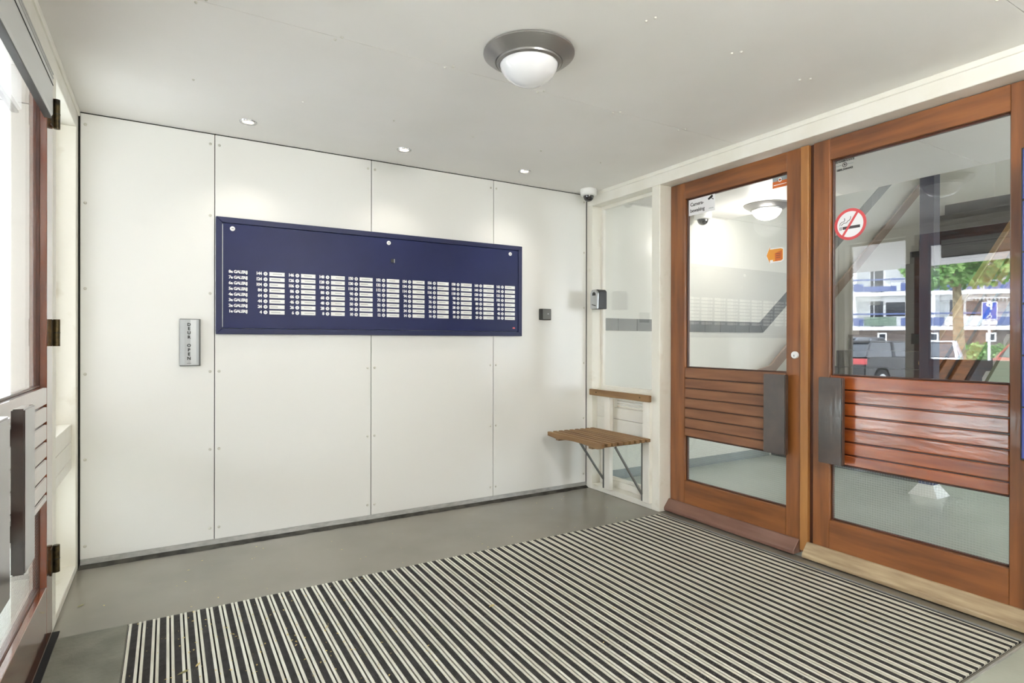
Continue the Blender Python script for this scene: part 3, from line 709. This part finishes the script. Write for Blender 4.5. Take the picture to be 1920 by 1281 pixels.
ye = [-2.6, -1.25, 0.27, 1.80, 2.775, 4.0]
for i in range(5): box('ceiling_board', 'ceil', hc, (3.33 if ye[i] > -1 else 3.22, 4.95, ye[i] + 0.002, ye[i + 1] - 0.002, 2.5, 2.512), 0.001)
box('ceiling_slab', 'ceil', hc, (3.33, 4.955, -2.6, 4.0, 2.514, 2.75))
cu_ = root('ceiling_stairwell', (8, 1, 5.4)); struct(cu_, 'high ceiling over the stairs')
box('ceiling_slab', 'ceil', cu_, (3.2, 11.5, -2.6, 4.1, 5.4, 5.6))
box('upper_wall', 'grout', cu_, (3.2, 3.32, -2.6, 4.1, 2.76, 5.4))
box('landing_slab', 'ceil', cu_, (9.95, 11.4, 2.4, 4.0, 3.02, 3.24))

st = root('staircase', (7.8, 3.2, 0), 'dark stepped staircase with wooden balustrade climbing away in the hall', 'staircase')
yn = 2.52
for i in range(17):
    x0 = 5.70 + i * 0.25; z1 = (i + 1) * 0.190
    box('step', 'slate', st, (x0, x0 + 0.285, yn + 0.03, 3.998, z1 - 0.188 if i else 0.0, z1), 0.004)
def slanted(name, m, x0, x1, zo, h, ya, yb, parent=st, s_=0.76):
    return MB().prism([(x0, zo + (x0 - 5.7) * s_), (x1, zo + (x1 - 5.7) * s_), (x1, zo + h + (x1 - 5.7) * s_), (x0, zo + h + (x0 - 5.7) * s_)], 1, ya, yb).build(name, m, parent, 0.004)
MB().prism([(5.95, 0), (9.95, 0), (9.95, 3.0), (5.95, 0.0 + .05)], 1, yn, yn + 0.03).build('side_panel', 'olive', st)
slanted('stringer', 'slate', 5.72, 9.95, 0.0, 0.20, yn - 0.012, yn + 0.03)
slanted('balustrade_board', 'stairwood', 5.78, 9.95, 0.28, 0.22, yn - 0.01, yn + 0.02)
slanted('balustrade_board', 'stairwood', 5.78, 9.95, 0.60, 0.14, yn - 0.01, yn + 0.02)
slanted('balustrade_board', 'stairwood', 5.78, 9.95, 0.80, 0.22, yn - 0.01, yn + 0.02)
slanted('dark_backing', 'black', 5.74, 9.95, 0.18, 0.80, yn + 0.02, yn + 0.03)
slanted('top_rail', 'lightwood', 5.70, 9.95, 1.04, 0.03, yn - 0.02, yn + 0.03)
for i in range(6):
    xx = 5.78 + i * 0.8; zz = (xx - 5.7) * 0.76
    box('baluster', 'black', st, (xx, xx + 0.04, yn + 0.02, yn + 0.045, zz, zz + 1.03))
hr = root('handrail', (6.6, 3.92, 1), 'flat brown wooden handrail rising along the tiled hall wall', 'handrail')
MB().prism([(5.26, 0.895), (5.60, 0.895), (9.9, 0.895 + 4.3 * .745), (9.9, 1.0 + 4.3 * .745 + .03), (5.55, 0.99), (5.26, 0.93)], 1, 3.895, 3.925).build('rail_board', 'railwood', hr, 0.004)
for i in range(5):
    xx = 5.5 + i * 1.0; zz = 0.93 + max(0, xx - 5.6) * .745
    MB().cyl((xx, 3.92, zz), (xx, 4.0, zz), 0.012, n=10).build('bracket', 'steel', hr)

pc = root('stair_post', (5.35, 2.30, 0), 'slim navy steel post with mosaic foot on a white flared base in the hall', 'post')
cx, cyp = 5.335, 2.305; a = 0.052
MB().box(cx - a, cx + a, cyp - a, cyp + a, 0.34, 5.39).build('shaft', 'colsteel', pc, 0.003)
MB().box(cx - a, cx + a, cyp - a, cyp + a, 0.09, 0.34).build('mosaic_core', 'card', pc)
a2 = a + 0.003; mo = MB()
for z in range(8):
    for q in range(4):
        za = 0.092 + z * 0.031; ya = -a + 0.002 + q * 0.026
        mo.box(cx - a2, cx - a + .001, cyp + ya, cyp + ya + 0.023, za, za + 0.028); mo.box(cx + ya, cx + ya + 0.023, cyp - a2, cyp - a + .001, za, za + 0.028)
        mo.box(cx + a2, cx + a - .001, cyp + ya, cyp + ya + 0.023, za, za + 0.028); mo.box(cx + ya, cx + ya + 0.023, cyp + a2, cyp + a - .001, za, za + 0.028)
mo.build('mosaic_tiles', 'mosaic', pc)['kind'] = 'stuff'
bs = MB(); c_ = 0.108
bs.add([(cx - c_, cyp - c_, 0), (cx + c_, cyp - c_, 0), (cx + c_, cyp + c_, 0), (cx - c_, cyp + c_, 0), (cx - a, cyp - a, .092), (cx + a, cyp - a, .092), (cx + a, cyp + a, .092), (cx - a, cyp + a, .092)],
       [(0, 3, 2, 1), (4, 5, 6, 7), (0, 1, 5, 4), (1, 2, 6, 5), (2, 3, 7, 6), (3, 0, 4, 7)])
bs.build('flared_base', 'ringm', pc, 0.002)

dome_camera(4.47, 3.88, 'white dome security camera on the hall ceiling seen through the left hall door')
bpy.data.objects['dome_camera.001'].location.z += 0.005; bpy.data.objects['dome_camera.001'].scale = (1.2, 1.2, 1.25)
ceiling_lamp(1.343, -0.30, ZC, 'added nickel ceiling lamp, lit, unseen behind the viewpoint to even the light', True)  # unseen lamp added to brighten the lobby more evenly
hlamp = ceiling_lamp(4.72, 3.36, 2.5, 'lit ceiling lamp glowing in the hall behind the left hall door', True)
for (x, y, z, e) in ((1.343, -0.30, 2.33, ADDED_LOBBY_LAMP), (4.72, 3.36, 2.33, HALL_LAMP), (4.2, 0.2, 2.33, HALL_LAMP), (8.2, 0.6, 5.1, HALL_LAMP * 1.5)):  # second entry is the visible hall lamp, the others light from added lamps
    l = bpy.data.lights.new('lamp_light', 'POINT'); l.energy = e; l.shadow_soft_size = 0.12; l.color = (1, 0.97, 0.92)
    l.color = (1, 0.99, 0.97) if y < 0 else l.color
    lo = bpy.data.objects.new('lamp_light', l); COL.objects.link(lo); lo.location = (x, y, z)
ceiling_lamp(4.2, 0.2, 2.5, 'added lit ceiling lamp, out of view further along the hall', True)  # unseen lamp put in as extra light for the hall
ceiling_lamp(8.2, 0.6, 5.4, 'added lit ceiling lamp, out of view high over the stairwell', True)  # unseen lamp put in as extra light for the stairs

# ------------------------------------------------------------------ outdoors, seen through the street doors and mirrored in the hall door glass
gr = root('ground', (-20, 10, -0.25)); struct(gr, 'grey paving of the street and parking')
box('paving', 'asphalt', gr, (-90, 30, -60, 90, -0.45, -0.25))
box('porch_floor', 'asphalt', gr, (-4.6, -0.55, -10, 13, -0.26, -0.02))
pr = root('roof_porch', (-2.4, 1.5, 2.5)); struct(pr, 'flat porch roof outside the street doors')
box('soffit', 'soffit', pr, (-4.4, -0.57, -10, 13, 2.5, 2.78))
rf = box('roof_lobby', 'render', None, (-0.58, 11.6, -2.7, 4.2, 5.6, 5.9)); rf['kind'] = 'structure'
ow = root('wall_outside', (-0.5, 5.5, 0)); struct(ow, 'white outer wall above and beside the street doors')
box('upper_wall', 'render', ow, (-0.62, -0.56, -4, 8, 2.4, 5.9))
box('side_wall', 'render', ow, (-0.62, -0.56, 4.0, 8, -.25, 2.4))
box('side_wall', 'render', ow, (-0.62, -0.56, -4, -1.0, -.25, 2.4))
box('lobby_side', 'render', ow, (-0.56, 3.22, 4.05, 4.15, -.25, 5.6))
box('lobby_upper', 'render', ow, (-0.56, 3.2, -1.1, -1.0, 2.6, 5.6))
box('hall_back', 'render', ow, (-0.56, 11.5, 4.13, 4.2, -.25, 5.6))

wg = box('wall_sky_block', 'brickd', None, (-26, -0.62, -4.6, -4.3, -.25, 5.9)); struct(wg, 'added dark brick wall blocking sky light beside the porch')  # unseen wall added to keep low sky light off the back wall
# apartment block opposite
fb = root('apartment_building', (-42.23, 26.55, -0.25), 'long white apartment block with blue balcony panels mirrored in the right hall door glass', 'building', rz=math.atan2(-8.1, -6.32))
def fbox(nm, m, u0, u1, d0, d1, z0, z1, parent=fb, bevel=0.0):
    return MB().box(u0, u1, d0, d1, z0 + .25, z1 + .25).build(nm, m, parent, bevel, local=True)
# local +x runs along the facade, local +y points to the lobby side
fbox('wall', 'render', -40, 60, -8, -1.4, 2.4, 13.5)
fbox('plinth', 'brickd', -40, 60, -8, -0.15, -0.25, 2.2)
for z in (2.15, 4.95, 7.75, 10.55, 13.3): fbox('balcony_slab', 'render', -40, 60, -1.5, 0.1, z, z + 0.28)
MODS = []
for lv, z in enumerate((2.43, 5.23, 8.03, 10.83)):
    for u0 in [-16.5 + 5.5 * i for i in range(9)]:
        near = -6 < u0 < 12
        fr_ = fbox('window', 'render', u0 + 0.05, u0 + 5.4, -1.4, -1.33, z, z + 2.4)
        fbox('pane', 'curtain', u0 + 0.5, u0 + 1.35, -1.33, -1.28, z + 0.35, z + 2.15, fr_)
        fbox('pane', 'winglass', u0 + 1.45, u0 + 1.65, -1.33, -1.28, z + 0.05, z + 2.15, fr_)
        fbox('pane', 'winglass', u0 + 1.75, u0 + 2.35, -1.33, -1.28, z + 0.05, z + 2.15, fr_)
        fbox('pane', 'curtain' if lv % 2 else 'winglass', u0 + 2.55, u0 + 3.9, -1.33, -1.28, z + 0.9, z + 2.05, fr_)
        fbox('pane', 'curtain', u0 + 4.05, u0 + 5.1, -1.33, -1.28, z + 0.9, z + 2.05, fr_)
        fbox('column', 'render', u0 - 0.12, u0 + 0.12, -1.4, 0.0, z, z + 2.52)
        fbox('balcony_rail', 'bluep', u0, u0 + 5.5, -0.02, 0.08, z + 0.98, z + 1.10)
        fbox('balcony_panel', 'bluep', u0, u0 + 0.7, 0.0, 0.05, z + 0.08, z + 0.72)
        fbox('balcony_panel', 'hedgeg' if (lv == 0 and -1 < u0 < 4) else ('bluep' if lv % 2 else 'curtain'), u0 + 0.75, u0 + 3.0, 0.0, 0.05, z + 0.08, z + (0.8 if lv == 0 else .5))
        fbox('balcony_panel', 'bluep', u0 + 3.3, u0 + 5.45, 0.0, 0.05, z + 0.08, z + 0.72)
for u0 in (2.05, 5.55, 9.25, -4, 12.5):
    w1 = fbox('plinth_window', 'render', u0 - 0.32, u0 + 0.32, -0.15, -0.08, 1.25, 1.95)
    fbox('pane', 'winglass', u0 - 0.2, u0 + 0.2, -0.10, -0.06, 1.37, 1.83, w1)
aw = fbox('awning', 'card', 8.0, 10.9, -0.9, 0.12, 4.55, 4.62)
for i in range(12): fbox('awning_stripe', 'awning', 8.05 + i * 0.24, 8.15 + i * 0.24, 0.12, 0.14, 4.32, 4.58, aw)
fbox('parapet', 'render', -40, 60, -8, 0.15, 13.5, 14.2)

# cars
def car(label, x, y, heading, paint, L=4.2, W=1.75, H=1.5, suv=False, zb=-0.25):
    m = mat('car_paint', paint, 0.3, 0.0, coat=0.5); M[m.name] = m
    R = root('car', (x, y, zb), label, 'car', 'cars parked in front of the apartment block', rz=heading)
    h = L / 2; wr_ = 0.33; zw = 0.33; belt = 0.62 * H if not suv else 0.67 * H
    fx, rx = -h + 0.85, h - 0.78      # local -x is the front
    prof = [(-h + .05, 0.30), (-h, 0.45), (-h + .03, 0.62), (-h + .25, 0.72), (-h + 1.15, belt), (h - .25, belt + .02), (h - .02, belt - .08), (h, 0.5), (h - .05, 0.28)]
    def arch(c):
        return [(c + (wr_ + .06) * math.cos(t), zw + (wr_ + .06) * math.sin(t)) for t in [PI * k / 8 for k in range(9)]]
    low = [(rx + wr_ + .06, 0.26)] + arch(rx)[0:] + [(rx - wr_ - .06, 0.22), (fx + wr_ + .06, 0.22)] + arch(fx) + [(fx - wr_ - .06, 0.26)]
    b = MB(); b.prism(prof + low, 1, -W / 2, W / 2); b.build('body', m.name, R, 0.03, seg=2, local=True, smooth=True)
    t0, t1 = (-h + 1.75, h - 0.85) if not suv else (-h + 1.75, h - 0.55)
    g0, g1 = -h + 1.05, h - (0.22 if not suv else 0.12)
    wi = W / 2 - 0.20; wo = W / 2 - 0.06
    vs = []
    for (xx, zz, ww) in ((g0, belt, wo), (g1, belt, wo), (t1, H - .04, wi), (t0, H - .04, wi)):
        vs += [(xx, -ww, zz), (xx, ww, zz)]
    MB().add(vs, [(0, 2, 3, 1), (6, 7, 5, 4), (0, 1, 7, 6), (2, 4, 5, 3), (0, 6, 4, 2), (1, 3, 5, 7)]).build('cabin', 'winglass', R, 0.02, local=True)
    rfm = MB(); rfm.box(t0 - .06, t1 + .08, -wi - .02, wi + .02, H - .06, H); rfm.build('roof', m.name, R, 0.02, seg=2, local=True)
    for s_ in (-1, 1):
        for (xa, za, xb, zb_) in ((g0, belt, t0, H - .04), (g1, belt, t1, H - .04), ((t0 + t1) / 2 + .1, belt, (t0 + t1) / 2, H - .04)):
            MB().cyl((xa, s_ * wo, za), (xb, s_ * wi, zb_), 0.045, n=8).build('pillar', m.name, R, local=True)
        for xx in (fx, rx):
            wl_ = MB().cyl((xx, s_ * (W / 2 - .2), zw), (xx, s_ * (W / 2 + .01), zw), wr_, n=24).build('wheel', 'tyre', R, local=True)
            MB().cyl((xx, s_ * (W / 2 - .02), zw), (xx, s_ * (W / 2 + .02), zw), 0.21, n=16).build('hubcap', 'chrome', wl_, local=True)
        MB().box(h - .10, h + .015, s_ * (W / 2 - .36), s_ * (W / 2 + .005), belt - .20, belt - .03).build('tail_light', 'tail', R, 0.01, local=True)
        MB().box(-h - .01, -h + .12, s_ * (W / 2 - .4), s_ * (W / 2 - .03), 0.60, 0.72).build('headlight', 'card', R, 0.01, local=True)
    MB().box(h - .02, h + .012, -0.26, 0.26, 0.42, 0.54).build('number_plate', 'card', R, local=True)
    return R
def hd(dx, dy): return math.atan2(dy, dx)
car('black estate car with red tail lights mirrored left in the right hall door glass', -13.2, 9.85, hd(1.0, 0.10) , (12, 14, 20), 4.3, 1.8, 1.52, True)
car('silver car parked behind the black estate car', -20.6, 14.4, hd(1.0, 0.02), (120, 124, 132), 4.3, 1.78, 1.68, True)
car('white hatchback mirrored beside the tree trunk', -17.95, 10.45, hd(-2.3, 0.75), (236, 236, 238), 3.6, 1.68, 1.53)
car('red car mirrored at the right beyond the parking sign', -20.6, 7.9, hd(-1.6, 1.4), (206, 84, 72), 4.1, 1.7, 1.42)

# plane tree
tr = root('plane_tree', (-24.2, 12.0, -0.25), 'leafy plane tree with pale trunk in front of the apartment block', 'tree')
MB().cyl((-24.2, 12.0, -.25), (-24.15, 12.05, 1.5), 0.26, 0.21, 14).cyl((-24.15, 12.05, 1.5), (-24.3, 12.2, 4.2), 0.21, 0.15, 14).build('trunk', 'bark', tr, smooth=True)
for k in range(7):
    t = k * 0.9; e = (-24.3 + 1.5 * math.cos(t), 12.2 + 1.5 * math.sin(t), 4.6 + 0.8 * (k % 3))
    MB().cyl((-24.28, 12.18, 3.5 + .1 * k), e, 0.07, 0.025, 8).build('branch', 'bark', tr)
lf = MB(); random.seed(3)
for k in range(5600):
    t = random.uniform(0, 2 * PI); ph = random.uniform(-1, 1); rr = random.uniform(0.45, 1.0) ** 0.5
    lump = 1 + 0.18 * math.sin(3 * t + 1) + 0.15 * math.sin(7 * t + 5 * ph)
    x = -24.3 + 2.25 * rr * lump * math.cos(t) * math.sqrt(1 - ph * ph * .8); y = 12.2 + 2.25 * rr * lump * math.sin(t) * math.sqrt(1 - ph * ph * .8)
    z = 5.0 + 1.35 * ph * rr
    s_ = random.uniform(0.08, 0.15)
    n_ = Vector((random.gauss(0, 1), random.gauss(0, 1), random.gauss(0.6, 1))).normalized(); a_ = n_.orthogonal().normalized(); b_ = n_.cross(a_); c = Vector((x, y, z))
    lf.add([c - a_ * s_, c + b_ * s_ * .8 - n_ * .03, c + a_ * s_, c - b_ * s_ * .8 - n_ * .03], [(0, 1, 2), (0, 2, 3)])
lf.build('foliage', 'leaf', tr)['kind'] = 'stuff'
hg_ = MB()
for k in range(5200):
    t = random.uniform(0, 1); v = random.uniform(0, 1); s_ = random.uniform(0.06, 0.12)
    bx = -31 - 5.0 * t + random.uniform(-.6, .6); by = 14.6 - 7.5 * t + random.uniform(-.6, .6)
    c = Vector((bx, by, -0.25 + 1.35 * v + 0.12 * math.sin(bx * 3)))
    n_ = Vector((random.gauss(0, 1), random.gauss(0, 1), random.gauss(0.4, 1))).normalized(); a_ = n_.orthogonal().normalized(); b_ = n_.cross(a_)
    hg_.add([c - a_ * s_, c + b_ * s_ * .8, c + a_ * s_, c - b_ * s_ * .8], [(0, 1, 2, 3)])
tag(hg_.build('hedge', 'hedge'), 'low light green hedge behind the red car', 'hedge')

# parking sign
ps = root('parking_sign', (-15.57, 7.86, -0.25), 'blue disabled parking sign on a thin white pole', 'sign', rz=-0.47)
MB().cyl((0, 0, 0), (0, 0, 2.78), 0.035, n=12).build('pole', 'card', ps, local=True)
MB().box(0.036, 0.05, -0.19, 0.19, 2.18, 2.74).build('board', 'signwhite', ps, 0.004, local=True)
MB().box(0.05, 0.054, -0.168, 0.168, 2.205, 2.715).build('blue_face', 'blue', ps, local=True)
t_ = text('lettering', 'P', 0.30, (0.056, 0, 2.565), (PI / 2, 0, PI / 2), 'print', ps, bold=0.012, depth=0.001); t_.location = (0.056, 0.0, 2.595)
wc = MB()
wc.lathe([(0.040, 0.0), (0.054, 0.0), (0.054, 0.002), (0.040, 0.002), (0.040, 0.0)], (0.055, 0.0, 2.275), 24, 'x')
wc.prism([(-0.02, 2.29), (0.0, 2.29), (0.0, 2.37), (-0.02, 2.37)], 0, 0.055, 0.057); wc.prism([(-0.02, 2.29), (-0.02, 2.308), (0.05, 2.308), (0.085, 2.25), (0.068, 2.24), (0.04, 2.29)], 0, 0.055, 0.057)
wc.lathe([(0, 0.002), (0.016, 0.002), (0.016, 0)], (0.055, -0.01, 2.388), 14, 'x')
wc.build('wheelchair_symbol', 'print', ps, local=True)
MB().box(0.036, 0.046, -0.19, 0.19, 2.03, 2.16).build('plate', 'signwhite', ps, 0.003, local=True)
t_ = text('lettering', 'TXS', 0.11, (0.048, 0, 2.095), (PI / 2, 0, PI / 2), 'cardtxt', ps, bold=0.003, depth=0.001); t_.location = (0.048, 0.0, 2.095)
